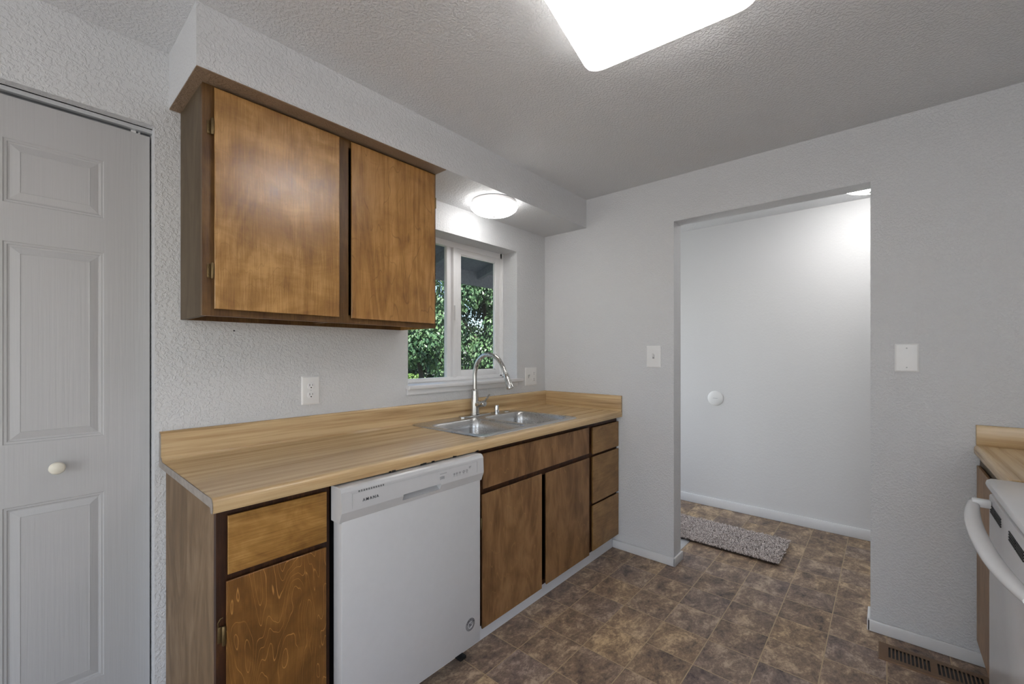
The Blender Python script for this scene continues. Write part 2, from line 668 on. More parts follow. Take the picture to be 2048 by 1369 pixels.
w.box(DX0 - .1, DX0, EXT, 2.75, 0, ZC).box(DX1, DX1 + .08, EXT, 2.75, 0, ZC).box(DX0 - .1, DX1 + .08, 2.75, 2.83, 0, ZC).box(DX0 - .1, DX1 + .08, EXT, 2.83, ZC, ZC + .05)
S(w.build('wall_closet', M['wall']), 'inside walls of the pantry closet behind the folding door', 'wall')

# frames of the unseen openings added to hold the fill lights
for nm, lb, bx in (('window_2', 'added unseen window frame round a fill light', [(-2.15, .35, YB - .07, YB - .03, .58, .63), (-2.15, .35, YB - .07, YB - .03, 2.07, 2.12), (-2.15, -2.1, YB - .07, YB - .03, .63, 2.07), (.3, .35, YB - .07, YB - .03, .63, 2.07), (-.93, -.87, YB - .07, YB - .03, .63, 2.07)]),
                   ('added_door_2', 'added unseen door frame round a fill light', [(XB - .07, XB - .03, -1.12, 1.32, 2.10, 2.17), (XB - .07, XB - .03, -1.12, -1.05, 0, 2.10), (XB - .07, XB - .03, 1.25, 1.32, 0, 2.10), (XB - .07, XB - .03, .06, .14, 0, 2.10)])):
    w = MB()
    for b in bx:
        w.box(*b)
    S(w.build(nm, M['vinyl']), lb, 'window' if 'window' in nm else 'door')

# soffit
w = MB().box(XS, XF + .02, YS, YW + .02, ZS, ZC + .02)
S(w.build('soffit', M['wall']), 'white boxed-in soffit above the wall cabinet and sink window', 'soffit')

# baseboards
BZ = .053


def base(name, segs, label):
    w = MB()
    for x0, x1, y0, y1, h in segs:
        w.box(x0, x1, y0, y1, 0, h, .004)
    return S(w.build(name, M['trim']), label, 'baseboard')


base('baseboard_right', [(XF - .012, XF, YD1 - .012, 1.3795, BZ), (XF - .012, XFB + .012, YD1 - .012, YD1, BZ)], 'white baseboard at the foot of the wall end between cabinets and doorway')
base('baseboard_front', [(XF - .012, XF, -.55, YD2 + .012, BZ), (XF - .012, XFB + .012, YD2, YD2 + .012, BZ)], 'white baseboard beside the floor vent')
base('baseboard_hall', [(XH - .012, XH, -2.4, EXT - .03, .074)], 'white baseboard along the hall wall')
w = MB().box(.70, XF - .012, 1.3795, 1.3975, 0, .0855)
S(w.build('baseboard_cabinet', M['trim']), 'white toe-kick board under the sink cabinet', 'toe kick')

# ------------------------------------------------------------------ window
win = thing('window_1', 'white vinyl sliding window above the sink', 'window', ((WX0 + WX1) / 2, 2.09, WZ0), kind='structure')
FY0, FY1 = 2.0786, EXT
w = MB()
w.box(WX0, WX0 + .028, FY0, FY1, WZ0, WZ1, .002).box(WX1 - .03, WX1, FY0, FY1, WZ0, WZ1, .002)
w.box(WX0, WX1, FY0, FY1, WZ0 - .02, WZ0 + .024, .002).box(WX0, WX1, FY0, FY1, WZ1 - .036, WZ1, .002)
w.box(WX0, WX1, FY0 - .004, FY0 + .01, WZ0, WZ0 + .012, .002).box(WX1 - .014, WX1, FY0 - .004, FY0 + .01, WZ0, WZ1, .002)
w.build('window_frame', M['vinyl'], win)
w = MB()   # fixed light: mullion next to the sash
w.box(1.778, 1.800, 2.088, FY1, WZ0 + .02, WZ1 - .03, .002).box(1.800, 1.822, 2.102, FY1, WZ0 + .02, WZ1 - .03)
w.build('mullion', M['vinyl'], win)
w = MB().box(WX0 + .02, 1.79, 2.108, 2.112, WZ0 + .02, WZ1 - .03)
w.build('glass_pane', M['glass'], win)
sash = MB()
SX0, SX1, SZ0, SZ1 = 1.822, 2.266, WZ0 + .022, WZ1 - .034
GX0, GX1, GZ0, GZ1 = 1.892, 2.221, 1.182, 1.938
sash.box(SX0, 1.850, 2.076, 2.106, SZ0, SZ1, .003)
sash.box(1.850, GX0, 2.084, 2.106, SZ0, SZ1, .003).box(GX1, SX1, 2.084, 2.106, SZ0, SZ1, .003)
sash.box(GX0 - .005, GX1 + .005, 2.084, 2.106, SZ0, GZ0, .003).box(GX0 - .005, GX1 + .005, 2.084, 2.106, GZ1, SZ1, .003)
for b in ((GX0, GX0 + .006, GZ0, GZ1), (GX1 - .006, GX1, GZ0, GZ1), (GX0, GX1, GZ0, GZ0 + .006), (GX0, GX1, GZ1 - .006, GZ1)):
    sash.box(b[0], b[1], 2.090, 2.104, b[2], b[3])
so = sash.build('sash', M['vinyl'], win)
MB().box(GX0, GX1, 2.095, 2.099, GZ0, GZ1).build('glass_pane', M['glass'], win)
lk = MB()
zc = 1.5535
lk.prism([(1.8245 + .020 * math.cos(a) if abs(a) < 2 else 1.8245, zc + .047 * math.sin(a)) for a in [(-PI / 2 + PI * k / 14) for k in range(15)]], 'y', 2.062, 2.077, .003)
lk.build('window_lock', M['vinyl'], win)

w = MB()
w.box(1.372, 2.333, 1.915, 2.079, WZ0 - .023, WZ0, .006, 3)
w.box(1.374, 2.290, 1.934, YW + .001, 1.069, WZ0 - .0215, .003)
S(w.build('trim_1', M['trim']), 'white window stool and apron under the sink window', 'window sill')

# ------------------------------------------------------------------ bifold closet door
bd = thing('door_1', 'white panelled bifold closet door', 'door', (DX1 - .003, 2.0, 0), kind='structure')


def bifold_leaf(x0, x1, knob):
    z0, z1, y = .012, 2.0735, 2.000
    cx = (x0 + x1) / 2
    hw = .111
    pans = [(cx - hw, cx + hw, 1.752, 1.946), (cx - hw, cx + hw, 1.017, 1.634), (cx - hw, cx + hw, .205, .826)]
    m = MB()
    fy = lambda u, v: (u, y, v)
    rc = lambda a, b, c, d: [(a, c), (b, c), (b, d), (a, d)]
    m.plate(rc(x0, x1, z0, z1), [rc(*p) for p in pans], fy)
    for a, b, c, d in pans:
        st = [(0, 0), (.002, .0022), (.008, .0024), (.010, .0046), (.014, .0052), (.035, .0008), (.0362, .0018)]
        m.loft([[(u, y + dp, v) for u, v in rc(a + i, b - i, c + i, d - i)] for i, dp in st], False, True)
    m.loft([[(u, yy, v) for u, v in rc(x0, x1, z0, z1)] for yy in (y, y + .032)], False, True)
    o = m.build('door_leaf', M['door_white'], bd, angle=.12)
    if knob:
        k = MB().lathe([(.009, 0), (.009, -.012), (.013, -.016), (.018, -.022), (.0195, -.028), (.017, -.034), (.010, -.038), (.001, -.039)], (.0819, y, .9315), 'y', 28)
        k.build('knob', M['ivory'], o)
    return o


bifold_leaf(-.150, .3125, True)
bifold_leaf(-.6205, -.158, False)
w = MB().box(DX0, DX1, 1.985, 2.002, DZ - .016, DZ).box(DX0, DX1, 2.025, 2.042, DZ - .016, DZ).box(DX0, DX1, 1.985, 2.042, DZ - .003, DZ)
w.build('track', M['aluminium'], bd)
w = MB().lathe([(.004, 0), (.004, .014)], (.285, 2.012, 2.0735), 'z', 10).box(.262, .276, 2.004, 2.020, 2.0735, 2.082)
w.build('pivot_pin', M['white_plastic'], bd)

# ------------------------------------------------------------------ ceiling lights
cl = thing('ceiling_light', 'large square white ceiling light with rounded corners', 'ceiling light', (1.1, .52, ZC))
quad = [Vector((1.350, .803)), Vector((.845, .703)), (Vector((.878, .215))), Vector((1.392, .272))]


def round_quad(q, r, n=8, bulge=0):
    out = []
    for i in range(4):
        p, a, b = q[i], q[i - 1], q[(i + 1) % 4]
        da, db = (a - p).normalized(), (b - p).normalized()
        for k in range(n + 1):
            t = k / n
            s0, s1 = p + da * r, p + db * r
            out.append((s0 * (1 - t) ** 2 + p * 2 * t * (1 - t) + s1 * t * t))
    return out


ctr = sum(quad, Vector((0, 0))) / 4
rq = round_quad(quad, .06)
ring = lambda s, z: [(ctr.x + (p.x - ctr.x) * s, ctr.y + (p.y - ctr.y) * s, z) for p in rq]
d = MB().loft([ring(.985, 2.335), ring(1.0, 2.305), ring(.995, 2.293), ring(.97, 2.288), ring(.6, 2.286), ring(.2, 2.285)], False, True)
dif = d.build('diffuser', M['diffuser'], cl, angle=1.2)
pan = MB().loft([ring(.96, ZC - .001), ring(.96, 2.336), ring(.90, 2.336), ring(.90, ZC - .004)], True, False)
pan.build('housing', M['white_plastic'], cl)
for i, (bx, by) in enumerate(((ctr.x - .13, ctr.y + .05), (ctr.x + .13, ctr.y - .03))):
    l = lamp('ceiling_light_bulb', 'POINT', (bx, by, 2.325), (0, 0, 0), 13.5, (1, .975, .95), shadow_soft_size=.022)
    l.parent = cl
    l.location = Vector(l.location) - Vector(cl.location)


def dome_light(name, label, c, R, drop, zt, mat, flare=0):
    t = thing(name, label, 'ceiling light', (c[0], c[1], zt))
    MB().lathe([(R * .90, -.001), (R * .95, -.004), (R * .95, -.024), (R * .90, -.026)], (c[0], c[1], zt), 'z', 56).build('base_ring', M['white_plastic'], t)
    n = 14
    pr = [(R * .93, -.0225), (R * .985, -.024), (R, -.028)]
    for k in range(1, n + 1):
        a = PI / 2 * k / n
        pr.append((R * math.cos(a), -.029 - drop * math.sin(a)))
    MB().lathe(pr, (c[0], c[1], zt), 'z', 56).build('glass_dome', mat, t)
    return t


dl = dome_light('sink_light', 'round white dome light under the soffit above the sink', (1.813, 1.713), .137, .055, ZS, M['dome_glow'])
MB().lathe([(.004, 0), (.006, -.004), (.004, -.009), (.001, -.010)], (1.813, 1.713, ZS - .0835), 'z', 14).build('finial', M['chrome'], dl)
hl = dome_light('hall_light', 'round white dome light on the hall ceiling at the doorway top', (3.37, .06), .165, .075, ZC, M['hall_glow'])
MB().lathe([(.004, .004), (.020, 0), (.017, -.006), (.006, -.010), (.006, -.018), (.009, -.022), (.007, -.028), (.001, -.030)], (3.37, .06, ZC - .105), 'z', 20).build('finial', M['nickel'], hl)

# ------------------------------------------------------------------ wall cabinet
UY = 1.6652
ux0, ux1, uz0, uz1 = .3914, 1.3445, 1.4173, 2.1715
uc = thing('wall_cabinet', 'two-door stained birch wall cabinet hung under the soffit', 'cabinet', ((ux0 + ux1) / 2, YW, uz0))
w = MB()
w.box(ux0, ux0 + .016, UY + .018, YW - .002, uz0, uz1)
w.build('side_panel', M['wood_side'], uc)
w = MB()
w.box(ux1 - .016, ux1, UY + .018, YW - .002, uz0, uz1)
w.build('side_panel', M['wood_upper_door'], uc)
w = MB()
w.box(ux0 + .016, ux1 - .016, UY + .018, YW - .002, uz0 + .022, uz0 + .036)
w.box(ux0 + .016, ux1 - .016, YW - .012, YW - .002, uz0, uz1)
w.box(ux0 + .016, ux1 - .016, UY + .018, YW - .002, uz1 - .016, uz1)
w.box(.868, .884, UY + .018, YW - .002, uz0 + .01, uz1)
w.build('carcass', M['wood_frame'], uc)
w = MB()
for b in ((ux0, .428, uz0, uz1), (.850, .892, uz0, uz1), (1.318, ux1, uz0, uz1), (.428, .850, uz0, 1.450), (.892, 1.318, uz0, 1.450), (.428, .850, 2.140, uz1), (.892, 1.318, 2.140, uz1)):
    w.box(b[0], b[1], UY, UY + .018, b[2], b[3])
w.build('face_frame', M['wood_frame'], uc)


def slab(name, x0, x1, z0, z1, y, mat, parent, th=.0165, label=None):
    """overlay slab with back-bevelled edges that serve as finger pulls"""
    c = .007
    lp = lambda i, yy: [(x0 + i, yy, z0 + i), (x1 - i, yy, z0 + i), (x1 - i, yy, z1 - i), (x0 + i, yy, z1 - i)]
    m = MB().loft([lp(.0012, y), lp(0, y + .0012), lp(0, y + .006), lp(c, y + th)], True, True)
    o = m.build(name, mat, parent, angle=.2)
    if label:
        o['label'] = label
    return o


def hinge(x, z, y, parent):
    m = MB()
    m.lathe([(.0035, -.026), (.0048, -.024), (.0048, .024), (.0035, .026)], (x, y + .004, z), 'z', 12)
    m.box(x - .013, x - .001, y + .0138, y + .0175, z - .022, z + .022, .001)
    m.box(x - .002, x + .002, y + .003, y + .017, z - .020, z + .020)
    m.lathe([(.003, 0), (.0022, -.0012)], (x - .008, y + .0138, z + .011), 'y', 8)
    m.lathe([(.003, 0), (.0022, -.0012)], (x - .008, y + .0138, z - .011), 'y', 8)
    return m.build('hinge', M['brass'], parent)


uy = UY - .0172
d1 = slab('door', .4215, .8455, 1.4400, 2.1610, uy, M['wood_upper_door'], uc)
hinge(.4165, 2.033, uy, d1)
hinge(.4165, 1.563, uy, d1)
d2 = slab('door', .8975, 1.3270, 1.4385, 2.1600, uy, M['wood_upper_figured'], uc)
for hz in (2.025, 1.563):
    hx = MB()
    hx.lathe([(.0035, -.026), (.0048, -.024), (.0048, .024), (.0035, .026)], (1.3325, uy + .004, hz), 'z', 12).box(1.3325, 1.343, uy + .0138, uy + .0172, hz - .022, hz + .022, .001)
    hx.build('hinge', M['brass'], d2)
w = MB().box(XS + .001, ux1 + .002, YS + .002, YW - .001, ZS - .0025, ZS + .001)  # added sheet, its colour stands in for the underside's brown cast
w.build('soffit_tint_sheet', M['soffit_under'], uc)['label'] = 'added thin sheet giving the soffit underside a brown cast'

# ------------------------------------------------------------------ base cabinets
FY, DY = 1.354, 1.3362
CT = .876


def base_cabinet(name, label, x0, x1, frame, fmat, sides=(True, True), kick=True):
    t = thing(name, label, 'cabinet', ((x0 + x1) / 2, FY + .3, 0))
    m = MB()
    z0 = .0865
    if not sides[0]:
        m.box(x0, x0 + .016, FY + .02, YW - .003, z0, .872)
    m.box(x1 - .016, x1, FY + .02, YW - .003, z0, .872)
    m.box(x0 + .016, x1 - .016, FY + .02, YW - .003, z0, z0 + .014)
    m.box(x0 + .016, x1 - .016, YW - .012, YW - .003, z0 + .014, .60)
    m.build('carcass', M['wood_inside'], t)
    if sides[0]:
        MB().box(x0, x0 + .016, FY + .019, YW - .003, 0, CT).build('side_panel', M['wood_side_low'], t)
    m = MB()
    for a, b, c, d in frame:
        m.box(a, b, FY, FY + .019, c, d)
    m.build('face_frame', fmat, t)
    return t


bc = base_cabinet('base_cabinet', 'narrow dark base cabinet with one drawer and door beside the dishwasher', .349, .6600,
                  [(.349, .384, 0, CT), (.632, .6600, 0, CT), (.384, .632, .845, CT), (.384, .632, .672, .706), (.384, .632, .0865, .105)], M['wood_lower_frame'])
MB().box(.384, .632, FY + .03, FY + .045, .02, .0865).build('toe_board', M['wood_inside'], bc)
slab('drawer', .3725, .6435, .6970, .8555, DY, M['wood_drawer'], bc)
ld = slab('door', .3690, .6420, .0900, .6795, DY, M['wood_contour'], bc)
h1 = MB()
h1.lathe([(.0035, -.026), (.0048, -.024), (.0048, .024), (.0035, .026)], (.3635, DY + .004, .535), 'z', 12)
h1.box(.352, .363, DY + .0138, DY + .0178, .513, .557, .001)
h1.box(.362, .366, DY + .003, DY + .0178, .515, .555)
h1.tube([(.353, DY + .012, .558), (.351, DY + .008, .572), (.356, DY + .006, .583), (.362, DY + .006, .584)], .0015, 8)
h1.build('hinge', M['brass'], ld)

sk = base_cabinet('sink_cabinet', 'brown sink base cabinet with false front and two slab doors', 1.300, 2.268,
                  [(1.300, 1.372, .0865, CT), (2.244, 2.268, .0865, CT), (1.372, 2.244, .845, CT), (1.372, 2.244, .660, .712), (1.372, 2.244, .0865, .110)], M['wood_lower_frame'], (False, True))
slab('false_front', 1.3450, 2.2400, .6970, .8530, DY, M['wood_lower_door'], sk)
a = slab('door', 1.3400, 1.7730, .0830, .6735, DY, M['wood_lower_door'], sk)
h2 = MB()
h2.lathe([(.0035, -.026), (.0048, -.024), (.0048, .024), (.0035, .026)], (1.335, DY + .004, .545), 'z', 12).box(1.3235, 1.334, DY + .0138, DY + .0178, .523, .567, .001)
h2.build('hinge', M['brass'], a)
slab('door', 1.8130, 2.2420, .0880, .6700, DY, M['wood_lower_door'], sk)

dc = base_cabinet('drawer_cabinet', 'narrow bank of three drawers between sink cabinet and end wall', 2.2695, XF - .004,
                  [(2.2695, 2.300, .0865, CT), (2.596, XF - .004, .0865, CT), (2.300, 2.596, .845, CT), (2.300, 2.596, .664, .690), (2.300, 2.596, .366, .392), (2.300, 2.596, .0865, .104)], M['wood_lower_frame'], (False, True))
for i, (z0, z1) in enumerate(((.683, .846), (.385, .668), (.098, .372))):
    slab('drawer', 2.2850, 2.6130, z0, z1, DY, M['wood_drawer_small'], dc)

# ------------------------------------------------------------------ countertop
ct = thing('countertop', 'long butcher-block patterned laminate countertop with sink cut-out', 'countertop', (1.48, 1.63, .914))
X0, X1 = .3314, XF - .0015
ZT = .914


def front_nose():
    """front edge outline (y,z) from the under side round the rolled nose to the top, y rising"""
    yf = 1.313
    pts = [(yf + .030, CT + .018), (yf + .018, CT + .014), (yf + .014, CT + .001), (yf + .002, CT + .001)]
    pts += [(yf, CT + .006), (yf, ZT - .016)]
    for k in range(1, 7):
        a = PI / 2 * k / 6
        pts.append((yf + .016 - .016 * math.cos(a), ZT - .016 + .0175 * math.sin(a)))
    pts += [(yf + .032, ZT + .0012), (yf + .055, ZT)]
    return pts


def back_part():
    yb = YW - .0012
    pts = [(1.905, ZT), (yb - .036, ZT)]
    for k in range(1, 6):
        a = PI / 2 * k / 5
        pts.append((yb - .036 + .014 * math.sin(a), ZT + .014 - .014 * math.cos(a)))
    pts += [(yb - .022, 1.004), (yb - .019, 1.012), (yb - .014, 1.0163), (yb, 1.0163), (yb, .894), (1.905, .894)]
    return pts


CX0, CX1, CY0, CY1 = 1.395, 2.150, 1.398, 1.905
m = MB()
m.prism(front_nose() + [(CY0, ZT), (CY0, CT + .018)], 'x', X0, X1)
m.box(X0, CX0, CY0, 1.905, CT + .018, ZT).box(CX1, X1, CY0, 1.905, CT + .018, ZT)
m.build('worktop', M['lam_x'], ct, angle=.5)
MB().prism(back_part(), 'x', X0, X1).build('backsplash', M['lam_x'], ct, angle=.5)
e = MB().prism(front_nose()[1:] + [(YW - .038, ZT), (YW - .0225, ZT + .014), (YW - .0225, 1.004), (YW - .0012, 1.0163), (YW - .0012, CT + .014)], 'x', X0 - .0012, X0 + .001)
e.build('end_cap', M['chipboard'], ct)['label'] = 'bare greyish cut end of the counter'
MB().box(X1 - .020, X1, 1.3125, YW - .024, CT + .001, 1.0163, .002).build('side_splash', M['lam_y'], ct)
random.seed(4)
for x in (.86, .995, 1.04, 1.15, 1.275):
    nick = MB()
    for k in range(3):
        xx = x + random.uniform(-.008, .008)
        nick.box(xx, xx + random.uniform(.006, .016), 1.3122, 1.316, CT - .0005, CT + random.uniform(.003, .006))
    nick.build('chipped_edge', M['black'], ct)['label'] = 'dark chipped spots on the counter lower edge'

# ------------------------------------------------------------------ sink
sink = thing('kitchen_sink', 'double-bowl stainless drop-in sink in the countertop', 'sink', (1.775, 1.64, .914))
OX0, OX1, OY0, OY1 = 1.362, 2.184, 1.366, 1.912
B1 = (1.402, 1.752, 1.405, 1.806)
B2 = (1.790, 2.144, 1.405, 1.806)
m = MB()
zt = .9185
out = rrect(OX0 + .006, OX1 - .006, OY0 + .006, OY1 - .006, .045)
m.plate(out, [rrect(*B1, .055), rrect(*B2, .055)], lambda u, v: (u, v, zt))
m.loft([[(x, y, zt) for x, y in out], [(x, y, zt - .001) for x, y in rrect(OX0 + .002, OX1 - .002, OY0 + .002, OY1 - .002, .049)],
        [(x, y, .9145) for x, y in rrect(OX0, OX1, OY0, OY1, .05)]], False, False)
m.build('rim', M['steel'], sink, angle=1.0)
for b in (B1, B2):
    g = lambda i, z, r: [(x, y, z) for x, y in rrect(b[0] + i, b[1] - i, b[2] + i, b[3] - i, r)]
    m = MB().loft([g(0, zt, .055), g(.003, zt - .001, .053), g(.006, zt - .006, .052), g(.010, zt - .05, .055), g(.016, zt - .14, .06), g(.028, zt - .165, .06), g(.055, zt - .175, .06), g(.14, zt - .178, .03)], False, True)
    for f in m.bm.faces:
        f.normal_flip()
    bo = m.build('bowl', M['steel'], sink, angle=1.2)
    cx, cy = (b[0] + b[1]) / 2, (b[2] + b[3]) / 2
    MB().lathe([(.055, .0005), (.053, .004), (.043, .003), (.038, -.001), (.02, -.002)], (cx, cy, zt - .178), 'z', 28).build('drain', M['chrome'], bo)

# faucet
FX, FYc = 1.822, 1.882
fa = thing('faucet', 'brushed nickel gooseneck pull-down faucet at the back of the sink', 'faucet', (FX, FYc, .9185))
m = MB().loft([[(x, y, z) for x, y in rrect(FX - .125 + i, FX + .125 - i, FYc - .029 + i, FYc + .027 - i, .026)] for i, z in ((0, .9188), (0, .9225), (.004, .9255))], True, True)
m.build('deck_plate', M['chrome'], fa)
m = MB().lathe([(.029, .926), (.029, .931), (.0255, .934), (.0245, .99), (.0225, 1.02), (.0205, 1.062), (.0200, 1.075), (.0165, 1.080)], (FX, FYc, 0), 'z', 32)
m.build('body', M['nickel'], fa)
path = catmull([(FX, FYc, 1.076), (FX, FYc, 1.12), (FX, FYc - .001, 1.18), (FX, FYc - .024, 1.243), (FX, FYc - .073, 1.281), (FX, FYc - .132, 1.286), (FX, FYc - .190, 1.264), (FX, FYc - .232, 1.215), (FX, FYc - .254, 1.172)], 7)
MB().tube(path, .0132, 20).build('spout', M['nickel'], fa)
p0, p1 = Vector((FX, FYc - .252, 1.177)), Vector((FX, FYc - .288, 1.097))
dv = p1 - p0
MB().tube([p0, p0 + dv * .03, p0 + dv * .3, p0 + dv * .6, p0 + dv * .92, p1], [.0140, .0158, .0168, .0190, .0218, .0205], 24).build('spray_head', M['nickel'], fa)
hm = MB()
hm.tube([(FX, FYc - .020, .986), (FX, FYc - .055, .992)], .0175, 24)
hm.tube([(FX, FYc - .055, .992), (FX, FYc - .062, .9935)], .0150, 24)
hm.tube([(FX, FYc - .062, .9935), (FX, FYc - .082, .9975), (FX, FYc - .086, .998)], [.0180, .0180, .0150], 24)
hb = hm.build('handle_hub', M['nickel'], fa)
MB().tube([(FX, FYc - .076, 1.002), (FX, FYc - .098, 1.026), (FX, FYc - .126, 1.055)], [.0062, .0055, .0048], 14).build('lever', M['nickel'], fa)

ag = thing('air_gap', 'short chrome air gap cap beside the faucet', 'air gap', (2.000, 1.868, .9185))
MB().lathe([(.0185, .9188), (.0185, .925), (.0160, .927), (.0160, .963), (.0145, .968), (.001, .969)], (2.000, 1.868, 0), 'z', 28).build('cap', M['chrome'], ag)
hc = MB().lathe([(.0225, .9188), (.0225, .9205), (.017, .9230), (.001, .9238)], (2.085, 1.860, 0), 'z', 28).build('hole_cover', M['steel'])
tag(hc, 'flat steel hole cover on the sink rim to the side of the air gap', 'sink hole cover')

# ------------------------------------------------------------------ dishwasher


def text(s, size, name, mat, parent, loc, depth=.0006, spacing=1.0, bold=0.0):
    cu = bpy.data.curves.new('letters', 'FONT')
    cu.body = s
    cu.size = size
    cu.extrude = depth
    cu.space_character = spacing
    cu.offset = bold
    cu.align_x = 'LEFT'
    o = bpy.data.objects.new('letters', cu)
    C.objects.link(o)
    bpy.context.view_layer.update()
    me = bpy.data.meshes.new_from_object(o)
    bpy.data.objects.remove(o)
    bpy.data.curves.remove(cu)
    me.transform(Matrix.Translation(loc) @ Matrix.Rotation(PI / 2, 4, 'X'))
    off = Vector((0, 0, 0))
    r = parent
    while r is not None:
        off += Vector(r.location)
        r = r.parent
    me.transform(Matrix.Translation(-off))
    me.materials.clear()
    me.materials.append(mat)
    me.name = name
    ob = bpy.data.objects.new(name, me)
    C.objects.link(ob)
    ob.parent = parent
    return ob


dw = thing('dishwasher', 'white built-in dishwasher under the counter', 'dishwasher', (.97, 1.6, 0))
MB().box(.672, 1.268, 1.345, 1.90, .095, .868).build('tub', M['black'], dw)
m = MB().box(.6660, 1.2760, 1.2850, 1.3400, .0885, .7660, .004)
dd = m.build('door', M['appliance'], dw)
PX0, PX1, PY = .6590, 1.2830, 1.2720
prof = [(1.340, .7605), (1.289, .7600), (1.2855, .7625), (PY + .0005, .7945), (PY, .800), (PY + .0025, .858), (PY + .008, .8680), (PY + .016, .8720), (1.340, .8720)]
PK = (.886, 1.054)     # finger pocket
m = MB()
m.prism(prof, 'x', PX0, PK[0])
m.prism(prof, 'x', PK[1], PX1)
m.prism([(1.340, .7605), (1.289, .7600), (1.2855, .7625), (1.2795, .7775), (1.284, .7780), (1.300, .790), (1.298, .800), (PY, .800), (PY + .0025, .858), (PY + .008, .8680), (PY + .016, .8720), (1.340, .8720)], 'x', PK[0], PK[1])
cp = m.build('control_panel', M['appliance'], dw, angle=.2)
sl = MB()
ysf = lambda z: PY + (z - .800) * .0025 / .058 - .0004
for b in ((.694, .6955, .803, .848), (1.2440, 1.2455, .803, .848), (.694, 1.2455, .8475, .8490), (.690, 1.250, .8515, .8525)):
    sl.box(b[0], b[1], ysf(b[2]), ysf(b[2]) + .0015, b[2], b[3])
sl.build('panel_outline', M['appliance_side'], cp)
v = MB()
for i in range(11):
    x = .7165 + i * .0088
    v.box(x, x + .0055, ysf(.853), ysf(.853) + .002, .8495, .8545)
v.build('vent', M['dark_slot'], cp)
text('AMANA', .0135, 'lettering', M['letter'], cp, (.7305, ysf(.82) - .0001, .8165), spacing=1.38, bold=.00008)
mk = MB()
zb = .8205
for i, x in enumerate((1.120, 1.134, 1.150, 1.170, 1.187)):
    yy = ysf(zb)
    r = .0042 if i < 3 else .0062
    mk.lathe([(r, 0), (r, -.0003), (r * .7, -.0003), (r * .7, 0)], (x, yy, zb + .001), 'y', 12, False)
    mk.box(x - .0005, x + .0005, yy - .0004, yy, zb - .004, zb + .006)
    mk.box(x - r, x + r, yy - .0004, yy, zb - .008, zb - .007)
mk.build('button_markings', M['appliance_grey'], cp)
mk = MB()
for k in range(3):
    mk.box(1.054, 1.066, ysf(.82) - .0004, ysf(.82), .816 + k * .004, .818 + k * .004)
mk.box(1.050, 1.052, ysf(.82) - .0004, ysf(.82), .814, .826)
mk.box(1.068, 1.070, ysf(.82) - .0004, ysf(.82), .814, .826)
mk.build('indicator_markings', M['appliance_grey'], cp)
mk = MB()
for k in range(8):
    mk.box(1.050 + k * .0042, 1.0528 + k * .0042, ysf(.836) - .0004, ysf(.836), .8345, .8375)
mk.build('heading_markings', M['appliance_grey'], cp)
mk = MB()
for k in range(3):
    mk.box(1.200 + k * .0042, 1.2028 + k * .0042, ysf(.834) - .0004, ysf(.834), .833, .836)
mk.box(1.201, 1.208, ysf(.829) - .0004, ysf(.829), .8285, .8298)
mk.build('status_markings', M['appliance_grey'], cp)
# round badge
bx, bz, by = 1.2180, .1830, 1.2848
bd_ = MB().lathe([(.0255, 0), (.0255, -.0006), (.0245, -.0010), (.001, -.0010)], (bx, by, bz), 'y', 36).build('badge', plain('badge silver', (.30, .30, .31), .35, .4), dd)
arc = 'AMERICA'
for i, ch in enumerate(arc):
    a = math.radians(66 - i * 22)
    o = text(ch, .0098, 'badge_letter', M['letter'], bd_, (0, 0, 0), .0003, bold=.0003)
    off = Vector(dd.location) + Vector(dw.location) + Vector(bd_.location)
    o.data.transform(Matrix.Translation(off))
    o.data.transform(Matrix.Translation((-.0032, 0, 0)))
    rr = .0165
    o.data.transform(Matrix.Translation((bx - rr * math.sin(a), by - .0012, bz + rr * math.cos(a))) @ Matrix.Rotation(-a, 4, 'Y'))
    o.data.transform(Matrix.Translation(-off))
ov = MB().lathe([(.0135, 0), (.0135, -.0013), (.001, -.0014)], (bx, by, bz - .002), 'y', 28).build('badge_center', M['appliance'], bd_)
sw = MB()
yq = by - .0017
sw.tube(catmull([(bx - .010, yq, bz + .0005), (bx - .003, yq, bz + .0055), (bx + .010, yq, bz + .006)], 6), .0011, 6)
sw.tube(catmull([(bx - .008, yq, bz + .006), (bx - .001, yq, bz - .001), (bx - .004, yq, bz - .009), (bx - .009, yq, bz - .004), (bx - .002, yq, bz + .001)], 6), .0011, 6)
sw.tube(catmull([(bx - .003, yq, bz - .008), (bx + .002, yq, bz - .002), (bx + .010, yq, bz + .001)], 6), .0011, 6)
sw.tube([(bx + .001, yq, bz + .000), (bx + .006, yq, bz - .006)], .0011, 6)
sw.build('badge_emblem', M['letter'], bd_)
for x in (.70, 1.235):
    ft = MB().box(x - .016, x + .016, 1.345, 1.382, 0, .012).lathe([(.006, .012), (.006, .10)], (x, 1.363, 0), 'z', 10)
    ft.build('foot', M['black'], dw)

# ------------------------------------------------------------------ outlets, switches, plates


def plate(m, axis, pos, u0, u1, z0, z1, th=.006):
    if axis == 'y':
        f = lambda i, d: [(x, pos - d, z) for x, z in rrect(u0 + i, u1 - i, z0 + i, z1 - i, .003, 3)]
    else:
        f = lambda i, d: [(pos - d, x, z) for x, z in rrect(u0 + i, u1 - i, z0 + i, z1 - i, .003, 3)]
    m.loft([f(0, .0005), f(0, th * .35), f(.004, th * .9), f(.007, th)], True, True)


op = thing('outlet', 'white double power outlet on the wall under the wall cabinet', 'outlet', (.8625, YW, 1.13))
m = MB()
plate(m, 'y', YW, .8215, .9035, 1.0655, 1.1925)
m.build('cover_plate', M['white_plastic'], op)


